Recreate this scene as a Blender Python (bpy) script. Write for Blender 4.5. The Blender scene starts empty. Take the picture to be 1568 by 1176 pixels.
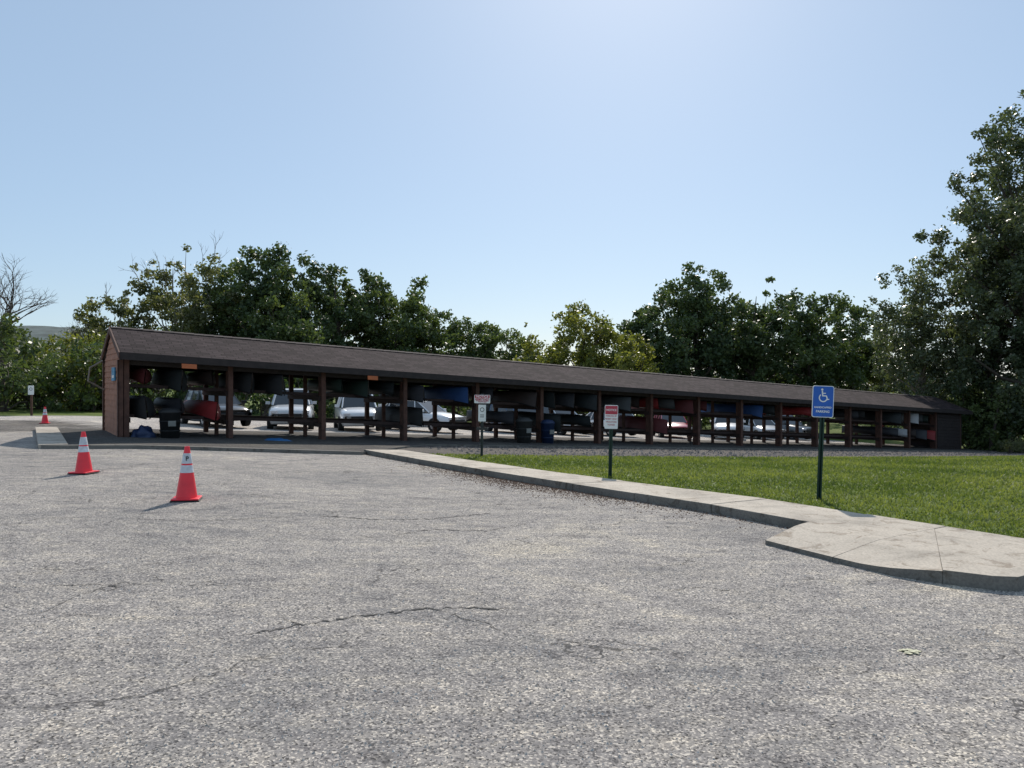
import bpy, bmesh, math, random
import numpy as np
from mathutils import Vector, Matrix, noise

random.seed(7); RNG = np.random.default_rng(11)
scene = bpy.context.scene
scene.view_settings.view_transform = 'Standard'
scene.view_settings.look = 'None'
scene.view_settings.exposure = 0
COL = scene.collection

# ------------------------------------------------------------ terrain function
P0 = (-10.8, 21.4); U = (0.8308, 0.5568); N = (-0.5568, 0.8308)
def h(x, y):
    x = max(-90, min(110, x)); y = max(-30, min(110, y))
    s = (x-P0[0])*U[0] + (y-P0[1])*U[1]
    d = (x-P0[0])*N[0] + (y-P0[1])*N[1]
    s = max(0.0, min(52.0, s))
    t = min(1.0, max(0.0, (-1-d)/16.0))
    w = 1 - t*t
    return -0.0146*x - 0.0043*y - 0.04*s*w
def W(s, d):
    return (P0[0]+s*U[0]+d*N[0], P0[1]+s*U[1]+d*N[1])
def B(s, d, z):           # building frame: plumb verticals, floor line falls with the site
    x, y = W(s, d)
    return (x, y, 0.066 - 0.0545*s + z)

# ------------------------------------------------------------ materials
def new_mat(name):
    m = bpy.data.materials.new(name); m.use_nodes = True
    nt = m.node_tree; b = nt.nodes['Principled BSDF']
    return m, nt, b
def L(nt, a, b): nt.links.new(a, b)
def ramp(nt, fac, stops):
    r = nt.nodes.new('ShaderNodeValToRGB')
    cr = r.color_ramp
    while len(cr.elements) < len(stops): cr.elements.new(0.5)
    for e, (p, c) in zip(cr.elements, stops):
        e.position = p; e.color = (c[0], c[1], c[2], 1)
    L(nt, fac, r.inputs[0]); return r.outputs[0]
def tex_noise(nt, co, scale, detail=4, rough=0.55, dist=0):
    n = nt.nodes.new('ShaderNodeTexNoise'); n.inputs['Scale'].default_value = scale
    n.inputs['Detail'].default_value = detail; n.inputs['Roughness'].default_value = rough
    n.inputs['Distortion'].default_value = dist
    L(nt, co, n.inputs['Vector']); return n.outputs['Fac']
def mixc(nt, fac, a, b, mode='MIX'):
    m = nt.nodes.new('ShaderNodeMix'); m.data_type = 'RGBA'; m.blend_type = mode
    for sock, v in ((m.inputs[0], fac), (m.inputs[6], a), (m.inputs[7], b)):
        if isinstance(v, (int, float)): sock.default_value = v
        elif isinstance(v, tuple): sock.default_value = (v[0], v[1], v[2], 1)
        else: L(nt, v, sock)
    return m.outputs[2]
def coords(nt, kind='Object'):
    return nt.nodes.new('ShaderNodeTexCoord').outputs[kind]
def bump(nt, b, height, strength, dist=0.01):
    n = nt.nodes.new('ShaderNodeBump'); n.inputs['Strength'].default_value = strength
    n.inputs['Distance'].default_value = dist
    L(nt, height, n.inputs['Height']); L(nt, n.outputs[0], b.inputs['Normal'])
def simple(name, col, rough=0.7, var=0.25, scale=6, metal=0, bmp=0.0, coat=0):
    m, nt, b = new_mat(name)
    co = coords(nt)
    f = tex_noise(nt, co, scale, 4)
    c = ramp(nt, f, [(0.3, tuple(v*(1-var) for v in col)), (0.7, tuple(min(1, v*(1+var)) for v in col))])
    L(nt, c, b.inputs['Base Color'])
    b.inputs['Roughness'].default_value = rough; b.inputs['Metallic'].default_value = metal
    if coat: b.inputs['Coat Weight'].default_value = coat
    if bmp: bump(nt, b, tex_noise(nt, co, scale*6, 3), bmp)
    return m

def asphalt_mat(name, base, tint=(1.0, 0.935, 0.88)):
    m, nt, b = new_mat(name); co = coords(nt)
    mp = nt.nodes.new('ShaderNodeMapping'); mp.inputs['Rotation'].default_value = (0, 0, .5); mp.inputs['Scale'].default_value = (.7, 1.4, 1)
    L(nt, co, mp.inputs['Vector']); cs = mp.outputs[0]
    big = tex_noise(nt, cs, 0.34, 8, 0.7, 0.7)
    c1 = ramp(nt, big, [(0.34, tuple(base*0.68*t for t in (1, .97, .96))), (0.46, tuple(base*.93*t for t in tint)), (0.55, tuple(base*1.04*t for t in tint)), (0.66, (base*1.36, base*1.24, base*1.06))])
    mid = tex_noise(nt, cs, 3.2, 8, 0.8, 0.3)
    c2 = mixc(nt, 1.0, c1, ramp(nt, mid, [(0.34, (0.52, 0.52, 0.54)), (0.46, (.9, .9, .91)), (0.56, (1.05, 1.04, 1.01)), (0.68, (1.42, 1.36, 1.24))]), 'MULTIPLY')
    v = nt.nodes.new('ShaderNodeTexVoronoi'); v.inputs['Scale'].default_value = 95; L(nt, co, v.inputs['Vector'])
    sep = nt.nodes.new('ShaderNodeSeparateColor'); L(nt, v.outputs['Color'], sep.inputs[0])
    st = ramp(nt, sep.outputs[0], [(0.0, (0.12, 0.12, 0.13)), (0.25, (0.76, 0.75, 0.75)), (0.75, (1.12, 1.1, 1.08)), (0.96, (2.3, 2.2, 2.0))])
    c3 = mixc(nt, 0.88, c2, st, 'MULTIPLY')
    # lost aggregate: small dark sockets in the surface
    v2 = nt.nodes.new('ShaderNodeTexVoronoi'); v2.inputs['Scale'].default_value = 17; L(nt, co, v2.inputs['Vector'])
    pit = ramp(nt, v2.outputs['Distance'], [(0.07, (0.13, 0.13, 0.13)), (0.22, (1, 1, 1))])
    sc = nt.nodes.new('ShaderNodeSeparateColor'); L(nt, v2.outputs['Color'], sc.inputs[0])
    pm = ramp(nt, sc.outputs[1], [(0.6, (0, 0, 0)), (0.68, (1, 1, 1))])
    c4 = mixc(nt, pm, c3, mixc(nt, 1.0, c3, pit, 'MULTIPLY'))
    cw = nt.nodes.new('ShaderNodeVectorMath'); cw.operation = 'ADD'
    nn = nt.nodes.new('ShaderNodeTexNoise'); nn.inputs['Scale'].default_value = 2.5; nn.inputs['Detail'].default_value = 5
    L(nt, co, nn.inputs['Vector']); L(nt, co, cw.inputs[0]); L(nt, nn.outputs['Color'], cw.inputs[1])
    v3 = nt.nodes.new('ShaderNodeTexVoronoi'); v3.feature = 'DISTANCE_TO_EDGE'; v3.inputs['Scale'].default_value = 0.55
    L(nt, cw.outputs[0], v3.inputs['Vector'])
    cr = ramp(nt, v3.outputs['Distance'], [(0.003, (1, 1, 1)), (0.009, (0, 0, 0))])
    msk = ramp(nt, tex_noise(nt, co, 0.6, 3), [(0.48, (0, 0, 0)), (0.56, (0.8, 0.8, 0.8))])
    cm = mixc(nt, 1.0, cr, msk, 'MULTIPLY')
    c5 = mixc(nt, cm, c4, (0.035, 0.033, 0.032))
    L(nt, c5, b.inputs['Base Color']); b.inputs['Roughness'].default_value = 0.94
    b.inputs['Specular IOR Level'].default_value = 0.2
    hh = mixc(nt, 0.5, sep.outputs[0], tex_noise(nt, co, 24, 5))
    bump(nt, b, hh, 0.8, 0.009)
    return m

M_ASPH = asphalt_mat('worn_asphalt', 0.31)
M_ASPH2 = asphalt_mat('rear_lot_asphalt', 0.42)
M_DARKASPH = asphalt_mat('platform_asphalt', 0.085)  # dark base extends the eave shadow band; gravel below darkened with it
M_GRAVEL = asphalt_mat('crushed_stone', 0.10, (1, 0.9, 0.83))
M_CRACK = simple('crack_dark', (0.045, 0.042, 0.04), 0.95)  # one dark colour for the thin crack strips

def concrete_mat(name='sidewalk_concrete', base=(0.47, 0.41, 0.335)):
    m, nt, b = new_mat(name); co = coords(nt)
    c = ramp(nt, tex_noise(nt, co, 1.3, 7, 0.65), [(0.33, tuple(v*0.66 for v in base)), (0.5, base), (0.7, tuple(v*1.12 for v in base))])
    c = mixc(nt, 0.8, c, ramp(nt, tex_noise(nt, co, 45, 3), [(0.35, (0.72, 0.72, 0.72)), (0.6, (1.05, 1.05, 1.05))]), 'MULTIPLY')
    c = mixc(nt, 0.85, c, ramp(nt, tex_noise(nt, co, 3.5, 7, .74, 1.0), [(0.38, (0.52, 0.47, 0.42)), (0.47, (1, 1, 1))]), 'MULTIPLY')
    L(nt, c, b.inputs['Base Color']); b.inputs['Roughness'].default_value = 0.9
    bump(nt, b, tex_noise(nt, co, 50, 4), 0.5, 0.004)
    return m
M_CONC = concrete_mat()
M_CURBDARK = concrete_mat('dark_curb_concrete', (0.2, 0.185, 0.16))  # darker concrete for slab sides and the front curb

def grass_ground():
    m, nt, b = new_mat('turf'); co = coords(nt)
    c = ramp(nt, tex_noise(nt, co, 0.35, 5, 0.6), [(0.3, (0.085, 0.12, 0.028)), (0.55, (0.12, 0.16, 0.04)), (0.75, (0.19, 0.19, 0.07))])
    c = mixc(nt, 0.9, c, ramp(nt, tex_noise(nt, co, 22, 5, 0.7), [(0.3, (0.45, 0.45, 0.4)), (0.65, (1.25, 1.25, 1.2))]), 'MULTIPLY')
    L(nt, c, b.inputs['Base Color']); b.inputs['Roughness'].default_value = 0.95
    b.inputs['Specular IOR Level'].default_value = 0.1
    bump(nt, b, tex_noise(nt, co, 30, 4), 0.6, 0.03)
    return m
M_GRASS = grass_ground()

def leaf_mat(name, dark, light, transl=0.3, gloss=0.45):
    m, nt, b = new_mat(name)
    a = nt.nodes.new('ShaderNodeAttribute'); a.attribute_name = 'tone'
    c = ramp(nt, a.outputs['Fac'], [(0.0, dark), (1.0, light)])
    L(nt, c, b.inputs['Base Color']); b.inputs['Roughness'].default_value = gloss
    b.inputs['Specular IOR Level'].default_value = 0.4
    tr = nt.nodes.new('ShaderNodeBsdfTranslucent')
    tc = mixc(nt, 1.0, c, (1.25, 1.35, 0.7), 'MULTIPLY'); L(nt, tc, tr.inputs['Color'])
    mx = nt.nodes.new('ShaderNodeMixShader'); mx.inputs[0].default_value = transl
    L(nt, b.outputs[0], mx.inputs[1]); L(nt, tr.outputs[0], mx.inputs[2])
    L(nt, mx.outputs[0], nt.nodes['Material Output'].inputs['Surface'])
    return m
LM_DARK = leaf_mat('oak_leaves', (0.045, 0.074, 0.034), (0.12, 0.155, 0.058), 0.3)  # base colours of these leaves lifted to suggest distance haze
LM_MID = leaf_mat('maple_leaves', (0.055, 0.085, 0.034), (0.15, 0.185, 0.064), 0.34)
LM_YEL = leaf_mat('yellowing_leaves', (0.09, 0.11, 0.028), (0.25, 0.245, 0.06), 0.42)
LM_OLIVE = leaf_mat('olive_leaves', (0.085, 0.098, 0.045), (0.21, 0.205, 0.09), 0.38)
LM_COTTON = leaf_mat('cottonwood_leaves', (0.046, 0.068, 0.036), (0.15, 0.17, 0.09), 0.28, 0.33)
LM_FAR = leaf_mat('treeline_leaves', (0.05, 0.07, 0.04), (0.13, 0.15, 0.07), 0.28)
M_BARK = simple('bark', (0.09, 0.07, 0.055), 0.95, 0.35, 8)
M_BARKL = simple('pale_bark', (0.24, 0.21, 0.175), 0.95, 0.3, 8)

# ------------------------------------------------------------ mesh helpers
def mesh_obj(name, verts, faces, mats, parent=None, smooth=False, mi=None, loc=None):
    me = bpy.data.meshes.new(name); me.from_pydata([tuple(v) for v in verts], [], [tuple(f) for f in faces])
    for m in (mats if isinstance(mats, (list, tuple)) else [mats]): me.materials.append(m)
    if mi is not None:
        for p, i in zip(me.polygons, mi): p.material_index = i
    if smooth:
        for p in me.polygons: p.use_smooth = True
    me.update()
    o = bpy.data.objects.new(name, me); COL.objects.link(o)
    if parent: o.parent = parent
    if loc: o.location = loc
    return o
def empty(name, loc=(0, 0, 0), rz=0):
    e = bpy.data.objects.new(name, None); e.location = loc; e.rotation_euler = (0, 0, rz)
    e.empty_display_size = 0.2; COL.objects.link(e); return e
BOXF = [(0, 3, 2, 1), (4, 5, 6, 7), (0, 1, 5, 4), (1, 2, 6, 5), (2, 3, 7, 6), (3, 0, 4, 7)]
class Acc:
    def __init__(s): s.v = []; s.f = []; s.mi = []
    def add(s, v, f, m=0):
        o = len(s.v); s.v += [tuple(p) for p in v]; s.f += [tuple(i+o for i in q) for q in f]; s.mi += [m]*len(f)
    def box(s, a, b, m=0, T=None):
        v = [(a[0], a[1], a[2]), (b[0], a[1], a[2]), (b[0], b[1], a[2]), (a[0], b[1], a[2]),
             (a[0], a[1], b[2]), (b[0], a[1], b[2]), (b[0], b[1], b[2]), (a[0], b[1], b[2])]
        if T: v = [T(*p) for p in v]
        s.add(v, BOXF, m)
    def lathe(s, prof, n=24, m=0, ms=None, c=(0, 0, 0)):
        o = len(s.v)
        for r, z in prof:
            for i in range(n):
                a = 2*math.pi*i/n; s.v.append((c[0]+r*math.cos(a), c[1]+r*math.sin(a), c[2]+z))
        for k in range(len(prof)-1):
            for i in range(n):
                j = (i+1) % n
                s.f.append((o+k*n+i, o+k*n+j, o+(k+1)*n+j, o+(k+1)*n+i)); s.mi.append(ms[k] if ms else m)
    def obj(s, name, mats, parent=None, smooth=False, bev=0):
        o = mesh_obj(name, s.v, s.f, mats, parent, smooth, s.mi)
        if bev:
            b = o.modifiers.new('bev', 'BEVEL'); b.width = bev; b.segments = 2; b.limit_method = 'ANGLE'
        return o

def sheet(name, poly, off, mat, step=1.0, skirt=0, parent=None, skirt_mat=None, bev=0):
    bm = bmesh.new()
    vs = [bm.verts.new((p[0], p[1], 0)) for p in poly]
    f = bm.faces.new(vs)
    bm.normal_update()
    if f.normal.z < 0: f.normal_flip()
    bmesh.ops.triangulate(bm, faces=[f])
    xs = [p[0] for p in poly]; ys = [p[1] for p in poly]
    def cuts(lo, hi): return np.arange(math.floor(lo/step)*step+step, hi, step)
    for x in cuts(min(xs), max(xs)):
        bmesh.ops.bisect_plane(bm, geom=bm.verts[:]+bm.edges[:]+bm.faces[:], plane_co=(x, 0, 0), plane_no=(1, 0, 0))
    for y in cuts(min(ys), max(ys)):
        bmesh.ops.bisect_plane(bm, geom=bm.verts[:]+bm.edges[:]+bm.faces[:], plane_co=(0, y, 0), plane_no=(0, 1, 0))
    for v in bm.verts:
        o = off(v.co.x, v.co.y) if callable(off) else off
        v.co.z = h(v.co.x, v.co.y) + o
    if skirt:
        be = [e for e in bm.edges if e.is_boundary]
        r = bmesh.ops.extrude_edge_only(bm, edges=be)
        for g in r['geom']:
            if isinstance(g, bmesh.types.BMVert): g.co.z -= skirt
            if isinstance(g, bmesh.types.BMFace) and skirt_mat: g.material_index = 1
    bm.normal_update()
    me = bpy.data.meshes.new(name); bm.to_mesh(me); bm.free()
    me.materials.append(mat)
    if skirt_mat: me.materials.append(skirt_mat)
    o = bpy.data.objects.new(name, me); COL.objects.link(o)
    if bev:
        b = o.modifiers.new('bev', 'BEVEL'); b.width = bev; b.segments = 2; b.limit_method = 'ANGLE'; b.angle_limit = math.radians(50)
    if parent: o.parent = parent
    return o
def pip(x, y, poly):
    c = False; j = len(poly)-1
    for i in range(len(poly)):
        xi, yi = poly[i]; xj, yj = poly[j]
        if (yi > y) != (yj > y) and x < (xj-xi)*(y-yi)/(yj-yi)+xi: c = not c
        j = i
    return c

# ------------------------------------------------------------ ground
gx = np.concatenate([[-3000, -1200, -500, -250, -150, -110], np.arange(-90, 111, 2.0), [130, 170, 300, 600, 1200, 3000]])
gy = np.concatenate([[-3000, -1000, -300, -100, -50], np.arange(-30, 111, 2.0), [130, 170, 300, 600, 1200, 3000]])
gv = [(x, y, h(x, y)-0.03) for y in gy for x in gx]; nx = len(gx)
gf = [(j*nx+i, j*nx+i+1, (j+1)*nx+i+1, (j+1)*nx+i) for j in range(len(gy)-1) for i in range(nx-1)]
mesh_obj('ground', gv, gf, M_GRASS, smooth=True)
sheet('parking_lot_pavement', [(-60, -8), (25, -8), (22, 26), (-2, 26), (-13, 26), (-17, 31), (-60, 26.5)], 0.0, M_ASPH)
sheet('rear_parking_lot_pavement', [W(-8, 4.6), W(47, 4.6), W(47, 19), W(-4, 17)], 0.0, M_ASPH2)
sheet('gravel_strip', [(-3.9, 20.0), (-1.2, 19.4), (4, 22.2), (14, 27), (45, 41), (45, 56), W(47, -1.5), W(8, -1.5), (-3.4, 24)], 0.02, M_GRAVEL)
LAWN = [(-2.65, 20.15), (4.27, 9.38), (6.6, 5.7), (12, -2), (45, -2), (60, 44), (14, 27.9), (4, 23.0), (-1.6, 20.7)]
sheet('lawn', LAWN, 0.04, M_GRASS)
sheet('shelter_platform', [(-11.0, 18.0), (-3.8, 19.6), W(8.5, -1.6), W(47, -1.6), W(47, 4.6), W(-1.6, 4.6), (-15.2, 24.6)], 0.07, M_DARKASPH, 1.0, 0.25, None, M_CURBDARK)
def strip_poly(a, b, w):
    dx, dy = b[0]-a[0], b[1]-a[1]; l = math.hypot(dx, dy); nx_, ny_ = -dy/l*w, dx/l*w
    return [a, b, (b[0]+nx_, b[1]+ny_), (a[0]+nx_, a[1]+ny_)]
cr = empty('concrete_curb')
sheet('curb_front', strip_poly((-11.03, 17.97), (-3.85, 19.57), 0.16), 0.085, M_CURBDARK, 1.0, 0.25, cr)
sheet('curb_side', strip_poly((-15.3, 24.7), (-11.05, 17.95), 0.6), 0.1, M_CONC, 1.0, 0.25, cr)

# sidewalk slabs
sw = empty('sidewalk')
A = Vector((-3.85, 20.0)); Bv = Vector((3.4, 8.78)); D = (Bv-A); LEN = D.length; D.normalize(); NN = Vector((-D.y, D.x))
if NN.x < 0: NN = -NN
WWID = 1.1
n = 9
for i in range(n):
    a = A + D*(LEN*i/n+0.003); b = A + D*(LEN*(i+1)/n-0.003)
    p = [a, b, b+NN*WWID, a+NN*WWID]
    sheet('walk_slab', [(q.x, q.y) for q in p], 0.115+0.004*(i % 2), M_CONC, 1.0, 0.3, sw, M_CURBDARK, .01)
def seg_d(x, y, a, b):
    px, py = x-a[0], y-a[1]; dx, dy = b[0]-a[0], b[1]-a[1]
    t = max(0, min(1, (px*dx+py*dy)/(dx*dx+dy*dy))); return math.hypot(px-t*dx, py-t*dy)
def roff(x, y): return 0.045 + 0.075*min(1, seg_d(x, y, (2.64, 8.0), (3.2, 6.95))/0.75)
c2 = Bv+NN*WWID
sheet('ramp_slab', [(3.404, 8.775), (2.64, 8.02), (3.02, 7.25), (4.85, 8.6), (c2.x+0.003, c2.y-0.005)], roff, M_CONC, 0.25, 0.3, sw, M_CURBDARK)
sheet('ramp_slab_flare', [(3.023, 7.245), (3.32, 6.72), (3.62, 6.47), (4.625, 8.428)], roff, M_CONC, 0.25, 0.3, sw, M_CURBDARK)
sheet('walk_end_slab', [(3.622, 6.468), (3.93, 6.28), (4.12, 6.26), (4.4, 6.45), (5.2, 6.3), (6.7, 5.85), (4.855, 8.592), (4.628, 8.427)], lambda x, y: .118, M_CONC, 0.25, 0.3, sw, M_CURBDARK, .008)

def crack(acc, pts, w):
    P = []
    for (a, b) in zip(pts[:-1], pts[1:]):
        m = max(2, int(math.hypot(b[0]-a[0], b[1]-a[1])/0.03))
        for k in range(m):
            t = k/m; P.append((a[0]+(b[0]-a[0])*t+random.gauss(0, .008), a[1]+(b[1]-a[1])*t+random.gauss(0, .02)))
    P.append(pts[-1]); v = []
    for k, p in enumerate(P):
        e = min(1, min(k, len(P)-1-k)/6); ww = w*e*random.uniform(.15, 1.6)+.0005
        z = h(*p)+0.004
        v += [(p[0], p[1]-ww, z), (p[0], p[1]+ww, z)]
    acc.add(v, [(2*k, 2*k+2, 2*k+3, 2*k+1) for k in range(len(P)-1)])
ac = Acc()
crack(ac, [(-1.75, 4.85), (-1.41, 5.1), (-1.02, 5.35), (-.67, 5.5), (-.3, 5.56), (.08, 5.54)], .011)
crack(ac, [(-.5, 5.5), (-.35, 5.3), (-.16, 5.2), (-.04, 4.96)], .006)
crack(ac, [(-1.6, 5.3), (-1.4, 5.12), (-1.35, 4.9)], .005)
crack(ac, [(-3.6, 6.0), (-3.3, 6.05), (-2.95, 5.98)], .008)
crack(ac, [(-2.6, 5.9), (-2.4, 6.1), (-2.2, 6.05)], .005)
crack(ac, [(.2, 4.95), (.35, 4.85), (.6, 4.9), (.9, 4.75)], .004)
crack(ac, [(-1.3, 8.2), (-.9, 8.6), (-.3, 8.55), (.2, 9.1)], .008)
crack(ac, [(-2.4, 9.4), (-1.6, 9.2), (-1.0, 9.3), (-.2, 9.9)], .012)
crack(ac, [(-4.5, 9.0), (-3.6, 8.9), (-2.6, 9.3)], .008)
crack(ac, [(1.2, 6.1), (1.5, 6.25), (1.9, 6.1)], .005)
ac.obj('pavement_cracks', M_CRACK)
sp_ = Acc()
for k in range(30):
    cx, cy = 2.46+random.gauss(0, .028), 4.75+random.gauss(0, .022); r = random.uniform(.005, .024); v = [(cx+r*random.uniform(.6, 1.3)*math.cos(t*.9), cy+r*random.uniform(.5, 1.1)*math.sin(t*.9), h(cx, cy)+.003+k*.0003) for t in range(7)]
    sp_.add(v, [tuple(range(7))])
sp_.obj('dried_splash', simple('dried_splash_white', (.56, .54, .38), .9, .3, 40))

def scatter_stones(name, n, gen, smin, smax, mat):
    v = []; f = []
    for i in range(n):
        x, y = gen(); r = random.uniform(smin, smax)*random.choice([.6, 1, 1, 1.4]); z = h(x, y)
        a = random.uniform(0, 6.28); o = len(v)
        for k in range(5):
            t = a+k*1.2566; q = r*random.uniform(.7, 1.2); v.append((x+q*math.cos(t), y+q*math.sin(t), z-.001))
        v.append((x+random.gauss(0, r*.2), y+random.gauss(0, r*.2), z+r*.75))
        f += [(o+k, o+(k+1) % 5, o+5) for k in range(5)]
    return mesh_obj(name, v, f, mat)
M_STONE = simple('loose_stone', (0.42, 0.38, 0.34), 0.9, 0.6, 3)
def g1():
    while True:
        y = 2.2 + 12*random.random()**1.6; x = random.uniform(-.72, .72)*y
        if noise.noise(Vector((x*.5, y*.9, 7))) > -.05 or random.random() < .35: return x, y
scatter_stones('loose_gravel', 20000, g1, .003, .0088, M_STONE)
M_LITTER = simple('dry_leaf_litter', (0.14, 0.075, 0.043), 0.95, 0.5, 30)
def g2():
    t = random.gauss(.57, .14); q = A + D*(LEN*t) - NN*abs(random.gauss(0, .4)); return q.x, q.y
scatter_stones('leaf_litter', 8000, g2, .004, .013, M_LITTER)
def g3():
    t = random.random(); q = A + D*(LEN*t) - NN*abs(random.gauss(0, .08)); return q.x, q.y
scatter_stones('curb_debris', 1500, g3, .005, .012, M_LITTER)
def g4():
    while True:
        s = 8+38*random.random(); d = -1.8-5*random.random(); x, y = W(s, d)
        if not pip(x, y, LAWN): return x, y
scatter_stones('landscape_stones', 7000, g4, .03, .07, simple('river_stone', (0.19, 0.16, 0.14), .9, .6, 2))

# ------------------------------------------------------------ grass blades
LM_BLADE = leaf_mat('grass_blades', (0.09, 0.125, 0.028), (0.25, 0.265, 0.08), 0.42, 0.6)
def leafy_mesh(name, V, F, tones, mats, mi=None, parent=None):
    me = bpy.data.meshes.new(name)
    k = F.shape[1]
    me.vertices.add(len(V)); me.vertices.foreach_set('co', V.astype(np.float32).ravel())
    me.loops.add(F.size); me.loops.foreach_set('vertex_index', F.astype(np.int32).ravel())
    me.polygons.add(len(F)); me.polygons.foreach_set('loop_start', np.arange(0, F.size, k, dtype=np.int32))
    me.polygons.foreach_set('loop_total', np.full(len(F), k, dtype=np.int32))
    if mi is not None: me.polygons.foreach_set('material_index', mi.astype(np.int32))
    me.update(calc_edges=True)
    at = me.attributes.new('tone', 'FLOAT', 'FACE'); at.data.foreach_set('value', tones.astype(np.float32))
    for m in mats: me.materials.append(m)
    o = bpy.data.objects.new(name, me); COL.objects.link(o)
    if parent: o.parent = parent
    return o
pts = []
while len(pts) < 62000:
    y = 6 + 24*random.random()**1.5; x = random.uniform(-3, .72*y+.5)
    if x <= .72*y+.5 and pip(x, y, LAWN): pts.append((x, y, h(x, y)+.04))
P = np.array(pts); n = len(P)
hh = RNG.uniform(.018, .055, n); ww = .005+.0011*P[:, 1]
an = RNG.uniform(0, math.pi, n); lean = RNG.normal(0, .03, (n, 2))
V = np.zeros((n, 3, 3)); dx = np.cos(an)*ww; dy = np.sin(an)*ww
V[:, 0] = P + np.stack([-dx, -dy, 0*dx-.01], 1); V[:, 1] = P + np.stack([dx, dy, 0*dx-.01], 1)
V[:, 2] = P + np.stack([lean[:, 0], lean[:, 1], hh], 1)
tone = np.clip(RNG.normal(.4, .22, n) + .7*np.array([noise.noise(Vector((p[0]*.5, p[1]*.35, 0)))+.6*noise.noise(Vector((p[0]*3, p[1]*3, 4))) for p in P]), 0, 1)
leafy_mesh('lawn_grass', V.reshape(-1, 3), np.arange(n*3).reshape(-1, 3), tone, [LM_BLADE])

# ------------------------------------------------------------ trees
def tube(Vs, Fs, pts, rads, k=6):
    base = sum(len(v) for v in Vs); ring = []
    pts = [Vector(p) for p in pts]
    for i, p in enumerate(pts):
        t = (pts[min(i+1, len(pts)-1)]-pts[max(i-1, 0)]); 
        if t.length < 1e-6: t = Vector((0, 0, 1))
        t.normalize()
        a = t.cross(Vector((1, 0, 0)) if abs(t.x) < .8 else Vector((0, 1, 0))).normalized(); b = t.cross(a)
        for j in range(k):
            an = 2*math.pi*j/k; ring.append(p+(a*math.cos(an)+b*math.sin(an))*rads[i])
    Vs.append(np.array([tuple(r) for r in ring]))
    f = [(base+i*k+j, base+i*k+(j+1) % k, base+(i+1)*k+(j+1) % k, base+(i+1)*k+j) for i in range(len(pts)-1) for j in range(k)]
    Fs.append(np.array(f))
def leaves(centers, radii, ctone, n, size, flat=.85):
    m = len(centers); w = radii**2.0; idx = RNG.choice(m, n, p=w/w.sum())
    d = RNG.normal(0, 1, (n, 3)); d /= np.linalg.norm(d, axis=1)[:, None]
    r = RNG.random(n)**.5 * np.where(RNG.random(n) < .18, 1.4, 1.0)
    pos = centers[idx] + d*(radii[idx]*r)[:, None]*np.array([1, 1, flat])
    a = RNG.normal(0, 1, (n, 3)); a /= np.linalg.norm(a, axis=1)[:, None]
    b = np.cross(a, RNG.normal(0, 1, (n, 3))); b /= np.linalg.norm(b, axis=1)[:, None]
    s = size*RNG.uniform(.5, 1.25, n)[:, None]
    V = np.stack([pos-a*s*.6, pos+b*s*.36-a*s*.08, pos+a*s*.6, pos-b*s*.36-a*s*.08], 1)
    tone = np.clip(ctone[idx] + RNG.normal(0, .2, n), 0, 1)
    return V.reshape(-1, 3), tone
def crown_clumps(c, R, n, rc, seedv, gaps=.3, egg=.25):
    out = []; cr = []; tries = 0
    while len(out) < n and tries < n*40:
        tries += 1
        d = RNG.normal(0, 1, 3); d /= np.linalg.norm(d)
        rad = RNG.random()**.38
        lob = 1 + .26*noise.noise(Vector(d*2.1)+Vector((seedv*7.3, seedv, 0))) + .18*noise.noise(Vector(d*5)+Vector((seedv, 3, 1)))
        p = d*rad*lob
        if noise.noise(Vector(p*2.8)+Vector((seedv*3.1, 0, seedv))) < -gaps: continue
        sc = 1 + egg*(-p[2])*.6
        q = np.array([p[0]*R[0]*sc, p[1]*R[1]*sc, p[2]*R[2]])
        out.append(c+q); cr.append(rc*RNG.uniform(.45, 1.25)*(1.15-.42*rad))
    return np.array(out), np.array(cr)
def branch(Vs, Fs, tips, p, d, ln, r, depth, spread=.55, up=.1):
    pts = [p]; q = p.copy(); dd = d.copy()
    for i in range(3):
        dd = (dd + Vector((random.gauss(0, .16), random.gauss(0, .16), random.gauss(0, .1)+up*.3))).normalized()
        q = q + dd*ln/3; pts.append(q)
    tube(Vs, Fs, pts, [r, r*.85, r*.7, r*.5 if depth else r*.2], 5 if r > .03 else 3)
    if depth == 0: tips.append(q); return
    for i in range(random.choice([2, 3, 3])):
        nd = (dd + Vector((random.gauss(0, spread), random.gauss(0, spread), random.gauss(.05, spread*.7)))).normalized()
        branch(Vs, Fs, tips, pts[random.choice([2, 3, 3])], nd, ln*random.uniform(.6, .85), r*.55, depth-1, spread, up)
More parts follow.
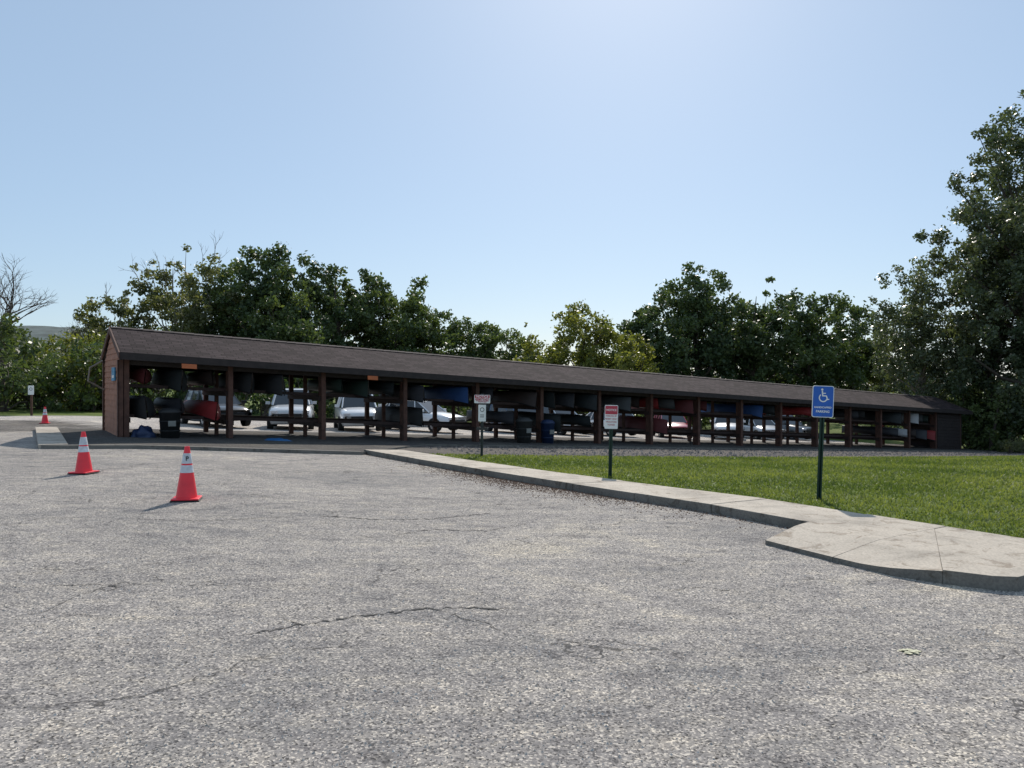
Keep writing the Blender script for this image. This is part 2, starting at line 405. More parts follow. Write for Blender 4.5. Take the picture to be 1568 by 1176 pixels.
def tree(name, x, y, top, width, leafm, nleaf=14000, size=.3, nclump=90, rc=1.0, crown_base=.22, gaps=.3, twigs=0, bark=None, tone=.45, rd=None, egg=.25, sticks=26):
    nclump = int(nclump*1.4); rc *= .88; size *= .95
    z0 = h(x, y)-.1; H = top - z0; seedv = random.uniform(0, 50)
    cz0 = z0 + H*crown_base; c = np.array([x, y, (cz0+top)/2]); R = (width/2*.95, (rd or width/2)*.95, (top-cz0)/2*.97)
    C, CR = crown_clumps(c, R, nclump, rc, seedv, gaps, egg)
    Vs = []; Fs = []
    r0 = H*.02+.05
    lean = random.gauss(0, .03)
    axis = [Vector((x+lean*H*t+.25*math.sin(t*5+seedv)*t, y+.2*math.cos(t*4+seedv)*t, z0+H*t*.86)) for t in np.linspace(0, 1, 8)]
    tube(Vs, Fs, axis, [r0*1.3]+[r0*(1-t*.93) for t in np.linspace(.08, 1, 7)], 8)
    for i in RNG.choice(len(C), min(sticks, len(C)), replace=False):
        tgt = Vector(C[i]); hz = max(.12, min(.8, ((tgt.z-z0)/H)*.62)); k = hz/.86*7; k0 = int(k)
        st = axis[min(k0, 7)].lerp(axis[min(k0+1, 7)], k-k0)
        mid = st.lerp(tgt, .5) + Vector((random.gauss(0, .3), random.gauss(0, .3), -.06*(tgt-st).length))
        rr = r0*.38*(1-hz*.6)
        tube(Vs, Fs, [st, mid, tgt], [rr, rr*.6, rr*.15], 5)
    tips = []
    if twigs:
        for i in range(twigs):
            cnd = C[RNG.choice(len(C))]; st = Vector(cnd)
            dd = (Vector(cnd)-Vector((c[0], c[1], z0+H*.4))).normalized()
            branch(Vs, Fs, tips, st, (dd+Vector((0, 0, .7))).normalized(), H*.085, .035, 2, .5, .3)
    wood = np.concatenate(Vs); wf = np.concatenate(Fs)
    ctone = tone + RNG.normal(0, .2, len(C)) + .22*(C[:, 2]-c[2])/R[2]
    LV, tn = leaves(C, CR, ctone, nleaf, size)
    lf = np.arange(len(LV)).reshape(-1, 4) + len(wood)
    V = np.concatenate([wood, LV]); F = np.concatenate([wf, lf])
    T = np.concatenate([np.zeros(len(wf)), tn]); mi = np.concatenate([np.zeros(len(wf)), np.ones(len(lf))])
    return leafy_mesh(name, V, F, T, [bark or M_BARK, leafm], mi)

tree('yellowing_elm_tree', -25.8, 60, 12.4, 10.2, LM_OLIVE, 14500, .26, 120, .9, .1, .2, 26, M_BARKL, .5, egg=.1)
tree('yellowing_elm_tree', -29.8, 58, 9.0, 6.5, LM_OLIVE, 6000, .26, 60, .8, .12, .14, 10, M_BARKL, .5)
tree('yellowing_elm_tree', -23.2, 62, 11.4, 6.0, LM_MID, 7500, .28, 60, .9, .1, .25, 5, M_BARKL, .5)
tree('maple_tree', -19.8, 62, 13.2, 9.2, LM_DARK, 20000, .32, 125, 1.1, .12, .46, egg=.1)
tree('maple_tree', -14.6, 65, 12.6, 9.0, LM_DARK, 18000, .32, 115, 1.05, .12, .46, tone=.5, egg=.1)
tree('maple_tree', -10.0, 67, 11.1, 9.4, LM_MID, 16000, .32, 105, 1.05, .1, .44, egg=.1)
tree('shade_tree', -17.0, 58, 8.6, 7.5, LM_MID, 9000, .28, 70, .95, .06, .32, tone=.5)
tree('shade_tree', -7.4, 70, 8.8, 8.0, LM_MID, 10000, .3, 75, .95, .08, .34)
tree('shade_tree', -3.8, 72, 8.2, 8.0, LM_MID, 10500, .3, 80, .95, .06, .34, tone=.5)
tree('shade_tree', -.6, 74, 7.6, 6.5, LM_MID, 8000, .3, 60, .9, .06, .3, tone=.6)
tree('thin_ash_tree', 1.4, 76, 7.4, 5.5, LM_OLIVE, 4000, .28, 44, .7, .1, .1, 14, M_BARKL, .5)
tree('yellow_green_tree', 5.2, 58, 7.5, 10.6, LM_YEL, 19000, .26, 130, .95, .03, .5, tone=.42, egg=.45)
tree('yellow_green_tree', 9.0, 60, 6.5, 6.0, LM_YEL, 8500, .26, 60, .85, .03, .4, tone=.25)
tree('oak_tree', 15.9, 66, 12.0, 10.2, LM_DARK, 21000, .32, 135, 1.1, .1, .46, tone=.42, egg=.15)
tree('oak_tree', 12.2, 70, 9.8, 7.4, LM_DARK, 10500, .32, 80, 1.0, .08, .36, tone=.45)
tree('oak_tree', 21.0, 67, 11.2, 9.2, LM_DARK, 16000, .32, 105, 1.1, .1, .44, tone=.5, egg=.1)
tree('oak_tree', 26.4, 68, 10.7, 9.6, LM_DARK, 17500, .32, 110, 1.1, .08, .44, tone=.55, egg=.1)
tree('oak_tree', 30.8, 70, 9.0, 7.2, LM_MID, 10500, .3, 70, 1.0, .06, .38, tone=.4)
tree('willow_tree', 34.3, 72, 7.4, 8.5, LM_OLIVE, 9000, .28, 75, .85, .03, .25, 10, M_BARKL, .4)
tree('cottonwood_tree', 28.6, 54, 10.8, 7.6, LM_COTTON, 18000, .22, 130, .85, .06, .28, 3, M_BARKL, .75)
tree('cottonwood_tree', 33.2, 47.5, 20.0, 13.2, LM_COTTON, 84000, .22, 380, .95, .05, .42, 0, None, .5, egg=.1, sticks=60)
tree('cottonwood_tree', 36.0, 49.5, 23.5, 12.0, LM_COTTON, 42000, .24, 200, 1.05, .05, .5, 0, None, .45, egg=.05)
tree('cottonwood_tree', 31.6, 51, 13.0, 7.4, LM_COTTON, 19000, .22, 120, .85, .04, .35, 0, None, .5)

def shrubs(name, spots, leafm, nleaf, size, tone=.45):
    C = []; CR = []; CT = []; Vs = []; Fs = []
    for (x, y, w, hgt) in spots:
        z0 = h(x, y); k = int(8+w*hgt*1.1); tt = tone+random.gauss(0, .18)
        for i in range(k):
            a = random.uniform(0, 6.28); r = random.random()**.5; zz = random.random()
            wz = math.sqrt(max(.05, 1-(zz-.25)**2*1.4))
            C.append((x+math.cos(a)*r*w/2*wz, y+math.sin(a)*r*w/2*wz, z0+.25+zz*(hgt-.5))); CR.append(random.uniform(.3, .8)*(.36+.13*min(hgt, 5))); CT.append(tt+random.gauss(0, .13)+.12*zz)
        for i in range(4):
            q = Vector(C[-1-i]); tube(Vs, Fs, [Vector((x, y, z0-.1)), Vector((x, y, z0)).lerp(q, .5)+Vector((0, 0, .2)), q], [.07, .05, .015], 4)
    wood = np.concatenate(Vs); wf = np.concatenate(Fs)
    LV, tn = leaves(np.array(C), np.array(CR), np.array(CT), nleaf, size)
    lf = np.arange(len(LV)).reshape(-1, 4)+len(wood)
    return leafy_mesh(name, np.concatenate([wood, LV]), np.concatenate([wf, lf]), np.concatenate([np.zeros(len(wf)), tn]), [M_BARK, leafm], np.concatenate([np.zeros(len(wf)), np.ones(len(lf))]))
sp = [(random.uniform(-37, -22), random.uniform(42, 50), random.uniform(2.5, 4.5), random.uniform(2.4, 4.7)) for i in range(24)]
shrubs('roadside_thicket', sp, LM_YEL, 32000, .19, .15)
sp = [(W(s, random.uniform(24, 31))+(random.uniform(3, 5), random.uniform(2.4, 4.6))) for s in np.arange(-6, 62, 1.7)]
shrubs('understory_shrubs', sp, LM_MID, 38000, .26, .3)
sp = [(x, random.uniform(84, 96), random.uniform(6, 9), random.uniform(6.0, 8.6)) for x in np.arange(-75, 80, 3.0)]
shrubs('distant_treeline', sp, LM_FAR, 42000, .5, .5)
sp = [(30.5+random.uniform(-1.0, 9), 45.5+random.uniform(-1.5, 7), random.uniform(2, 4), random.uniform(2.0, 5.5)) for i in range(28)]
shrubs('woodland_edge_shrubs', sp, LM_MID, 32000, .2, .3)
sp = [(27.5+i*.9, 42.8+i*.9+random.uniform(-.5, .5), 1.0, .9) for i in range(9)]
shrubs('weeds', sp, LM_OLIVE, 4000, .09, .5)

def bare(name, x, y, H, n, leafm):
    Vs = []; Fs = []; tips = []; z0 = h(x, y)-.1
    ax = [Vector((x+.1*math.sin(t*4), y, z0+H*.5*t)) for t in np.linspace(0, 1, 5)]
    tube(Vs, Fs, ax, [.2, .17, .15, .12, .09], 7)
    for i in range(n):
        st = ax[random.choice([2, 3, 4, 4])]
        branch(Vs, Fs, tips, st, Vector((random.gauss(0, .55), random.gauss(0, .5), .8)).normalized(), H*.21, .085, 4, .45, .12)
    wood = np.concatenate(Vs); wf = np.concatenate(Fs)
    T = np.array([tuple(t) for t in tips]); pick = T[T[:, 2] < z0+H*.6]
    if len(pick) < 5: pick = T
    LV, tn = leaves(pick, np.full(len(pick), .35), np.full(len(pick), .45), 2600, .14)
    lf = np.arange(len(LV)).reshape(-1, 4)+len(wood)
    leafy_mesh(name, np.concatenate([wood, LV]), np.concatenate([wf, lf]), np.concatenate([np.zeros(len(wf)), tn]), [M_BARK, leafm], np.concatenate([np.zeros(len(wf)), np.ones(len(lf))]))
bare('dead_tree', -26.3, 39.5, 8.0, 12, LM_MID)
bare('dead_tree', -27.5, 50, 5.6, 6, LM_OLIVE)

hv = []; hxs = np.arange(-620, 60, 10.0); hys = np.arange(330, 620, 10.0)
for yy in hys:
    for xx in hxs:
        r = math.exp(-((xx+330)/190)**2)*max(0, math.sin(math.pi*min(1, (yy-330)/200)/1.0*0.5 if yy < 530 else math.pi/2))
        hv.append((xx, yy, -6+46*r+2.6*noise.noise(Vector((xx*.05, yy*.05, 0)))*r+1.6*noise.noise(Vector((xx*.16, yy*.16, 0)))*r))
nxx = len(hxs)
mesh_obj('wooded_hill', hv, [(j*nxx+i, j*nxx+i+1, (j+1)*nxx+i+1, (j+1)*nxx+i) for j in range(len(hys)-1) for i in range(nxx-1)],
         simple('hazy_forest', (0.07, 0.095, 0.09), .95, .35, .12), smooth=True)  # distance haze is mixed into the hill's bluish base colour

# ------------------------------------------------------------ shelter
M_POST = simple('stained_wood', (0.095, 0.043, 0.029), .8, .35, 5, bmp=.2)
M_RAIL = simple('dark_rack_lumber', (0.04, 0.022, 0.018), .85, .3, 5)
M_DARKWOOD = simple('dark_trim_wood', (0.032, 0.023, 0.021), .8, .3, 5)
M_SIDING = simple('cedar_siding', (0.34, 0.155, 0.095), .8, .25, 4, bmp=.2)
def roof_mat():
    m, nt, b = new_mat('asphalt_shingles'); co = coords(nt, 'UV')
    br = nt.nodes.new('ShaderNodeTexBrick'); L(nt, co, br.inputs['Vector'])
    br.inputs['Scale'].default_value = 1; br.inputs['Brick Width'].default_value = .34; br.inputs['Row Height'].default_value = .16
    br.inputs['Mortar Size'].default_value = .012; br.offset = .37
    br.inputs['Color1'].default_value = (.034, .025, .026, 1); br.inputs['Color2'].default_value = (.074, .055, .056, 1); br.inputs['Mortar'].default_value = (.012, .009, .009, 1)
    c = mixc(nt, .8, br.outputs['Color'], ramp(nt, tex_noise(nt, co, .5, 6, .7), [(.3, (.7, .7, .7)), (.7, (1.2, 1.15, 1.15))]), 'MULTIPLY')
    L(nt, c, b.inputs['Base Color']); b.inputs['Roughness'].default_value = .95; b.inputs['Specular IOR Level'].default_value = .12
    bump(nt, b, br.outputs['Color'], .6, .03)
    return m
M_ROOF = roof_mat()
SH = empty('canoe_storage_shelter')
LB = 46.0; NB = 16; SP = LB/NB; DB = 3.5; OV = .14
ZE, ZR = 2.40, 3.22
def roof():
    v = []
    s0, s1 = -OV, LB+.5
    prof = [(-.42, ZE), (DB/2, ZR), (DB+.42, ZE), (DB+.42, ZE-.1), (DB/2, ZR-.11), (-.42, ZE-.1)]
    for s in (s0, s1): v += [B(s, d, z) for d, z in prof]
    sl = math.hypot(DB/2+.42, ZR-ZE)
    f = [(0, 6, 7, 1), (1, 7, 8, 2), (2, 8, 9, 3), (3, 9, 10, 4), (4, 10, 11, 5), (5, 11, 6, 0), (0, 1, 4, 5), (1, 2, 3, 4), (6, 11, 10, 7), (7, 10, 9, 8)]
    me = bpy.data.meshes.new('roof'); me.from_pydata(v, [], f); me.materials.append(M_ROOF); me.materials.append(M_DARKWOOD)
    uvl = me.uv_layers.new(name='UVMap')
    for p in me.polygons:
        p.material_index = 0 if p.index < 2 else 1
        co = {0: [(s0, 0), (s1, 0), (s1, sl), (s0, sl)], 1: [(s0, sl), (s1, sl), (s1, 0), (s0, 0)]}.get(p.index)
        if co:
            for li, c in zip(p.loop_indices, co): uvl.data[li].uv = c
    o = bpy.data.objects.new('roof', me); COL.objects.link(o); o.parent = SH
roof()
a = Acc()
s = -OV
while s < LB+.4:
    e1 = s+.3; zz = .012+random.random()*.006
    for sg in (-1, 1):
        v = [B(s, DB/2, ZR+zz), B(e1, DB/2, ZR+zz+.008), B(e1, DB/2+sg*.15, ZR-.05+zz+.008), B(s, DB/2+sg*.15, ZR-.05+zz)]
        a.add(v, [(0, 1, 2, 3)])
    s += .29
a.obj('ridge_cap', [simple('ridge_shingle', (.05, .037, .036), .95, .4, 3)], SH)
a = Acc()
a.box((-OV-.02, -.46, ZE-.2), (LB+.52, -.422, ZE-.005), 0, B)
a.box((-OV-.02, DB+.422, ZE-.2), (LB+.52, DB+.46, ZE-.005), 0, B)
a.box((-.09, .05, 2.08), (LB+.2, .17, 2.36), 0, B)
a.box((-.09, DB-.17, 2.08), (LB+.2, DB-.05, 2.36), 0, B)
s = 0.3
while s < LB:
    for k in (0, 1):
        d0, z0, d1, z1 = (-.38, ZE-.105, DB/2, ZR-.115) if k == 0 else (DB+.38, ZE-.105, DB/2, ZR-.115)
        v = [B(s, d0, z0-.12), B(s+.045, d0, z0-.12), B(s+.045, d0, z0), B(s, d0, z0), B(s, d1, z1-.14), B(s+.045, d1, z1-.14), B(s+.045, d1, z1), B(s, d1, z1)]
        a.add(v, BOXF)
    a.box((s+.05, .0, 2.36), (s+.09, DB, 2.44), 0, B)
    s += .95
a.obj('roof_framing', [M_DARKWOOD], SH)
TIERS = (.60, 1.46)
a = Acc(); a2 = Acc()
for i in range(NB+1):
    s = min(LB-.15, max(0, i*SP-.07))
    a.box((s, -.02, 0), (s+.14, .05, 2.34), 0, B)
    a.box((s, .171, 0), (s+.14, .3, 2.34), 0, B)
    a.box((s+.01, .05, 0), (s+.13, .171, 2.079), 0, B)
    a.box((s, DB-.31, 0), (s+.14, DB-.171, 2.34), 0, B)
    a.box((s+.01, DB/2-.05, 0), (s+.12, DB/2+.06, 2.3), 0, B)
    for z in TIERS:
        a2.box((s+.142, .06, z-.14), (s+.18, DB-.18, z), 0, B)
        a2.box((s-.04, .06, z-.14), (s-.002, DB-.18, z), 0, B)
a.obj('posts', [M_POST], SH, bev=.006); a2.obj('rack_arms', [M_RAIL], SH)
a = Acc()
for i in range(NB):
    s0 = i*SP+.12; s1 = (i+1)*SP-.12
    for z in TIERS:
        for d in (.32, DB-.62):
            a.box((s0-.1, d, z+.001), (s1+.1, d+.06, z+.09), 0, B)
a.obj('rack_rails', [M_RAIL], SH)
def gable(name, s0, s1, mat):
    a = Acc(); z = 0.03; out = -1 if s0 < 1 else 1
    while z < ZR-.2:
        zt = min(z+.17, ZR-.19)
        def half(zz): return DB/2 if zz < ZE-.25 else max(.02, DB/2*(ZR-.14-zz)/(ZR-.14-(ZE-.25)))
        b0, b1 = half(z), half(zt)
        lo, hi = (.022, .004)
        so = s0 if out < 0 else s1
        v = [B(so+out*lo, DB/2-b0, z), B(so+out*lo, DB/2+b0, z), B(so+out*hi, DB/2+b1, zt), B(so+out*hi, DB/2-b1, zt)]
        w = [B(so-out*.08, DB/2-b0, z), B(so-out*.08, DB/2+b0, z), B(so-out*.08, DB/2+b1, zt), B(so-out*.08, DB/2-b1, zt)]
        a.add(v+w, [(0, 1, 2, 3), (7, 6, 5, 4), (0, 4, 5, 1), (3, 2, 6, 7), (0, 3, 7, 4), (1, 5, 6, 2)])
        z += .17
    a.obj(name, [mat], SH)
gable('gable_wall_siding', -.1, 0, M_SIDING)
gable('gable_wall_siding_far', LB, LB+.1, M_DARKWOOD)
a = Acc()
a.box((-.15, -.06, 0), (-.02, -.022, 2.2), 0, B); a.box((-.16, -.06, 0), (-.122, .1, 2.2), 0, B)
a.box((-.17, DB-.1, 0), (-.12, DB+.04, 2.2), 0, B)
for sx in (-OV-.042, LB+.502):
    for k in (0, 1):
        d0, d1 = (-.46, DB/2) if k == 0 else (DB+.46, DB/2)
        a.add([B(sx, d0, ZE-.18), B(sx+.038, d0, ZE-.18), B(sx+.038, d0, ZE-.01), B(sx, d0, ZE-.01), B(sx, d1, ZR-.17), B(sx+.038, d1, ZR-.17), B(sx+.038, d1, ZR+.005), B(sx, d1, ZR+.005)], BOXF)
a.obj('corner_and_rake_boards', [M_POST], SH)
a = Acc()
for k in range(11):
    a.box((LB-2.8, -.05, .03+k*.19), (LB-.16, -.026, .21+k*.19), 0, B)
a.obj('end_bay_boards', [M_DARKWOOD], SH)
M_BLUE = simple('sign_blue', (0.012, 0.11, 0.5), .4, .08); M_WHITE = simple('sign_white', (.8, .8, .8), .45, .05)
M_ORANGE = simple('sign_orange', (.5, .13, .04), .5, .1); M_CYAN = simple('notice_blue', (.06, .25, .42), .5, .2)
M_RED = simple('sign_red', (.45, .04, .07), .45, .08); M_BLACK = simple('black_rubber', (.015, .015, .016), .6, .2)
a = Acc()
a.box((1.42, -.5, 2.06), (1.82, -.47, 2.19), 0, B); a.box((7.05, -.5, 2.06), (7.4, -.47, 2.19), 0, B)
a.obj('bay_marker_boards', [M_ORANGE], SH)
a = Acc(); a.box((-.16, .65, 1.62), (-.128, 1.3, 2.0), 0, B); a.box((-.163, .75, 1.7), (-.161, 1.2, 1.78), 1, B)
a.obj('notice_board', [M_CYAN, M_WHITE], SH)
Vs = []; Fs = []
tube(Vs, Fs, [B(-.2, 3.1, 2.25), B(-.55, 3.1, 2.0), B(-.6, 3.1, 1.6), B(-.15, 3.2, 1.35)], [.03]*4, 6)
mesh_obj('conduit_arm', np.concatenate(Vs), np.concatenate(Fs), M_BARKL, SH)

# ------------------------------------------------------------ canoes
def canoe_mesh(name, mat, Ln=4.0, Wd=.86, Ht=.36, kayak=False):
    v = []; f = []; nS = 15; nC = 11
    for i in range(nS):
        t = i/(nS-1)*2-1; w = Wd/2*max(.02, (1-abs(t)**2.4))**.8; rise = .16*abs(t)**3
        for j in range(nC):
            a = math.pi*j/(nC-1); c = math.cos(a); sn = math.sin(a)
            x = w*math.copysign(abs(c)**.75, c); z = (Ht)*sn**.8*(1-.1*abs(t)**3)
            v.append((t*Ln/2, x, z-rise*(1-sn)*1.0+.0))
    for i in range(nS-1):
        for j in range(nC-1):
            f.append((i*nC+j, i*nC+j+1, (i+1)*nC+j+1, (i+1)*nC+j))
    mi = [0]*len(f)
    if kayak:
        o = len(v)
        for i in range(nS):
            t = i/(nS-1)*2-1; v.append((t*Ln/2, 0, -.12*(1-t*t)))
        for i in range(nS-1):
            f.append((i*nC, (i+1)*nC, o+i+1, o+i)); f.append((i*nC+nC-1, o+i, o+i+1, (i+1)*nC+nC-1)); mi += [0, 0]
    else:
        for side in (0, nC-1):
            for i in range(nS-1):
                p, q = v[i*nC+side], v[(i+1)*nC+side]; o = len(v)
                sg = 1 if side == 0 else -1
                for (u, ww) in ((p, 1), (q, 1)):
                    v += [(u[0], u[1]-.015*sg, u[2]-.03), (u[0], u[1]+.02*sg, u[2]-.03), (u[0], u[1]+.02*sg, u[2]+.01)]
                f += [(o, o+3, o+4, o+1), (o+1, o+4, o+5, o+2)]; mi += [1, 1]
    me = bpy.data.meshes.new(name); me.from_pydata(v, [], f); me.materials.append(mat); me.materials.append(M_BLACK)
    for p, m in zip(me.polygons, mi): p.use_smooth = True; p.material_index = m
    return me
cols = [(.02, .024, .024), (.04, .04, .045), (.022, .038, .028), (.08, .085, .085), (.3, .03, .03), (.03, .08, .22), (.025, .025, .025), (.13, .03, .03), (.5, .5, .5), (.05, .035, .03)]
cmeshes = []
for i, c in enumerate(cols):
    m = simple('canoe_hull_%d' % i, c, .55, .15, 2)
    cmeshes.append(canoe_mesh('canoe_hull', m, 4.0, random.uniform(.8, .9), random.uniform(.42, .5), False))
    cmeshes.append(canoe_mesh('kayak_hull', m, 3.4, random.uniform(.64, .72), .33, True))
wts = [4, 2.6, 2, 1.2, 1.4, .6, 3.4, 2.2, 1.0, 2.6]; wts2 = [w for w in wts for _ in (0, 1)]
ang = math.atan2(N[1], N[0])
for i in range(NB-1):
    for z in TIERS:
        slots = [.56, 1.45, 2.34]
        for k, so in enumerate(slots):
            pr = .08 if z > 1 else .12
            if i in (1, 2, 3, 4): pr = .22 if z > 1 else .55
            if i in (5, 6, 7): pr = .15 if z > 1 else .55
            if 8 <= i <= 12: pr = .4 if z > 1 else .97
            if random.random() < pr: continue
            me = random.choices(cmeshes, wts2)[0]
            kay = 'kayak' in me.name
            o = bpy.data.objects.new('kayak' if kay else 'canoe', me); COL.objects.link(o)
            p = B(i*SP+so+random.uniform(-.05, .05), DB/2+random.uniform(-.25, .15), z+(.27 if kay else .13))
            o.location = p; o.rotation_euler = (random.gauss(0, .09), random.gauss(0, .012), ang+random.gauss(0, .02))

def bin_obj(name, s, d, mat, w=.5, hh=.95):
    e = empty(name, B(s, d, .005), math.atan2(U[1], U[0])); a = Acc()
    a.lathe([(0.001, 0), (w*.42, 0), (w*.5, hh*.85), (w*.53, hh*.86), (w*.53, hh*.9), (w*.35, hh), (.001, hh+.02)], 20, 0)
    for zz in (.3, .6): a.lathe([(w*.44+zz*.03, zz*hh-.015), (w*.5+zz*.01, zz*hh), (w*.44+zz*.04, zz*hh+.015)], 20, 0)
    a.obj('bin_body', [mat], e, True)
    a = Acc(); a.box((-.1, -w*.56, hh*.45), (.1, -w*.5, hh*.62)); a.obj('label', [M_LABEL], e)
M_LABEL = simple('faded_label', (.22, .22, .2), .6, .2)
M_BINBLUE = simple('blue_plastic', (.012, .028, .08), .55, .15); M_BINGREY = simple('grey_plastic', (.035, .036, .035), .6, .1)
bin_obj('trash_can', 1.15, -.25, M_BLACK, .58, .9)
bin_obj('recycling_bin', 14.5, -.2, M_BINBLUE, .52, .95)
bin_obj('trash_can', 13.4, -.2, M_BINGREY, .6, 1.0)
def lumpy(name, loc, sx, sy, sz, mat):
    bm = bmesh.new(); bmesh.ops.create_icosphere(bm, subdivisions=4, radius=1)
    for v in bm.verts:
        k = 1+.28*noise.noise(v.co*2.2+Vector(loc)); v.co = Vector((v.co.x*sx*k, v.co.y*sy*k, max(-.02, v.co.z*k)*sz+.012*noise.noise(v.co*9)))
    me = bpy.data.meshes.new(name); bm.to_mesh(me); bm.free(); me.materials.append(mat)
    for p in me.polygons: p.use_smooth = True
    o = bpy.data.objects.new(name, me); o.location = loc; COL.objects.link(o)
lumpy('storage_bag', B(.5, -.0, .03), .32, .26, .34, M_BINBLUE)
M_TARP = simple('blue_tarp', (.02, .12, .3), .5, .2, 8)
lumpy('folded_tarp', B(4.0, -.75, .01), .5, .22, .12, M_TARP)

# ------------------------------------------------------------ traffic cones
M_CONE = simple('cone_orange', (.84, .032, .05), .4, .1); M_REFL = simple('reflective_collar', (.6, .62, .65), .35, .2, 14)
def cone(x, y, H=.71, rz=0, tilt=0):
    e = empty('traffic_cone', (x, y, h(x, y)+.005), rz); e.rotation_euler = (0, tilt, rz); a = Acc()
    k = H/.71
    R = lambda z: (.135 - (.135-.03)*(z-.035)/.675)
    zs = [.035, .05, .30, .365, .366, .465, .466, .485, .486, .62, .621, .695, .71]
    prof = []
    for i, z in enumerate(zs):
        r = R(z) + (.004 if (.365 < z < .4655 or .4855 < z < .6205) else 0); prof.append((r*k, z*k))
    ms = [0, 0, 0, 0, 1, 0, 0, 0, 1, 0, 0, 0]
    prof += [(.018*k, .71*k), (.018*k, .66*k)]; ms += [0, 2]
    a.lathe(prof, 32, ms=ms); o = a.obj('cone_body', [M_CONE, M_REFL, M_BLACK], e, True)
    md = o.modifiers.new('es', 'EDGE_SPLIT'); md.split_angle = math.radians(35)
    b = Acc(); w = .18*k
    b.box((-w, -w, .0), (w, w, .014*k), 1); b.obj('base_rubber', [M_CONE, M_BLACK], e, bev=.006)
    b = Acc(); w = .172*k
    b.box((-w, -w, .0145*k), (w, w, .036*k), 0); b.obj('base_plate', [M_CONE, M_BLACK], e, bev=.012)
    return e
def text_part(body, size, loc, mat, parent, rz=0, ext=.0006, align='CENTER', bold=.018):
    c = bpy.data.curves.new('t', 'FONT'); c.body = body; c.size = size; c.align_x = align; c.align_y = 'CENTER'; c.extrude = ext; c.offset = size*bold
    t = bpy.data.objects.new('t', c); COL.objects.link(t)
    me = bpy.data.meshes.new_from_object(t); bpy.data.objects.remove(t)
    o = bpy.data.objects.new('lettering', me); COL.objects.link(o); me.materials.clear(); me.materials.append(mat)
    o.rotation_euler = (math.pi/2, 0, rz); o.location = loc; o.parent = parent
    return o
M_INK = simple('black_ink', (.03, .03, .03), .6, .1)
c1 = cone(-4.42, 10.45, .73, .25, .01)
text_part('P', .085, (.012, -.066, .565), M_INK, c1)
cone(-7.4, 13.3, .72, -.2, -.015); cone(-17.3, 28.5, .62, .3)

# ------------------------------------------------------------ signs
M_GREENPOST = simple('green_steel_post', (.012, .04, .03), .45, .15, metal=.3); M_STEEL = simple('galvanised_post', (.05, .06, .06), .5, .2, metal=.4)
def rounded(w, hgt, r, y, z0, n=5):
    p = []
    for cx, cz, a0 in ((w/2-r, hgt/2-r, 0), (-w/2+r, hgt/2-r, 90), (-w/2+r, -hgt/2+r, 180), (w/2-r, -hgt/2+r, 270)):
        for i in range(n+1):
            a = math.radians(a0+90*i/n); p.append((cx+r*math.cos(a), y, z0+cz+r*math.sin(a)))
    return p
def plate(acc, w, hgt, r, y0, y1, zc, m):
    f = rounded(w, hgt, r, y0, zc); b = rounded(w, hgt, r, y1, zc); n = len(f)
    acc.add(f+b, [tuple(range(n))[::-1], tuple(range(n, 2*n))]+[(i, (i+1) % n, n+(i+1) % n, n+i) for i in range(n)], m)
def upost(e, hgt, mat):
    a = Acc(); a.box((-.035, .004, -.3), (-.014, .012, hgt)); a.box((.014, .004, -.3), (.035, .012, hgt))
    a.box((-.018, .0125, -.3), (-.0135, .034, hgt)); a.box((.0135, .0125, -.3), (.018, .034, hgt)); a.box((-.018, .0345, -.3), (.018, .039, hgt))
    a.obj('post', [mat], e)
x, y = 4.43, 11.1
e = empty('accessible_parking_sign', (x, y, h(x, y)+.04), math.radians(2)); e.rotation_euler = (0, math.radians(2.2), math.radians(-3))
upost(e, 1.62, M_GREENPOST)
a = Acc(); zc = 1.42
plate(a, .305, .457, .03, -.004, .003, zc, 1); plate(a, .285, .437, .024, -.0055, -.0042, zc, 0)
for zb in (zc+.19, zc-.19): a.lathe([(.001, -.003), (.007, -.002), (.007, .002), (.001, .003)], 8, 2, c=(0, -.006, zb))
a.obj('panel', [M_BLUE, M_WHITE, M_STEEL], e)
def ring_arc(acc, cx, cz, r, w, a0, a1, y, m=0, n=24):
    v = []
    for i in range(n+1):
        t = math.radians(a0+(a1-a0)*i/n)
        v += [(cx+(r-w/2)*math.cos(t), y, cz+(r-w/2)*math.sin(t)), (cx+(r+w/2)*math.cos(t), y, cz+(r+w/2)*math.sin(t))]
    acc.add(v, [(2*i, 2*i+1, 2*i+3, 2*i+2) for i in range(n)], m)
def stroke(acc, p, q, w, y, m=0):
    dx, dz = q[0]-p[0], q[1]-p[1]; l = math.hypot(dx, dz); a_, b_ = -dz/l*w/2, dx/l*w/2
    acc.add([(p[0]+a_, y, p[1]+b_), (p[0]-a_, y, p[1]-b_), (q[0]-a_, y, q[1]-b_), (q[0]+a_, y, q[1]+b_)], [(0, 1, 2, 3)], m)
a = Acc(); oz = zc+.075; yy = -.0068
ring_arc(a, .0, oz-.02, .055, .017, 130, 350, yy)
ring_arc(a, -.018, oz+.098, .008, .016, 0, 360, yy-.0004)
stroke(a, (-.016, oz+.08), (-.008, oz-.0), .019, yy-.0004); stroke(a, (-.012, oz+.045), (.035, oz+.045), .013, yy-.0008)
stroke(a, (-.012, oz+.008), (.045, oz+.008), .017, yy-.0012); stroke(a, (.042, oz+.012), (.062, oz-.05), .017, yy-.0016); stroke(a, (.06, oz-.046), (.085, oz-.038), .014, yy-.002)
a.obj('wheelchair_symbol', [M_WHITE], e)
text_part('HANDICAPPED', .036, (0, -.0064, zc-.085), M_WHITE, e, bold=.03)
text_part('PARKING', .046, (0, -.0064, zc-.145), M_WHITE, e, bold=.03)
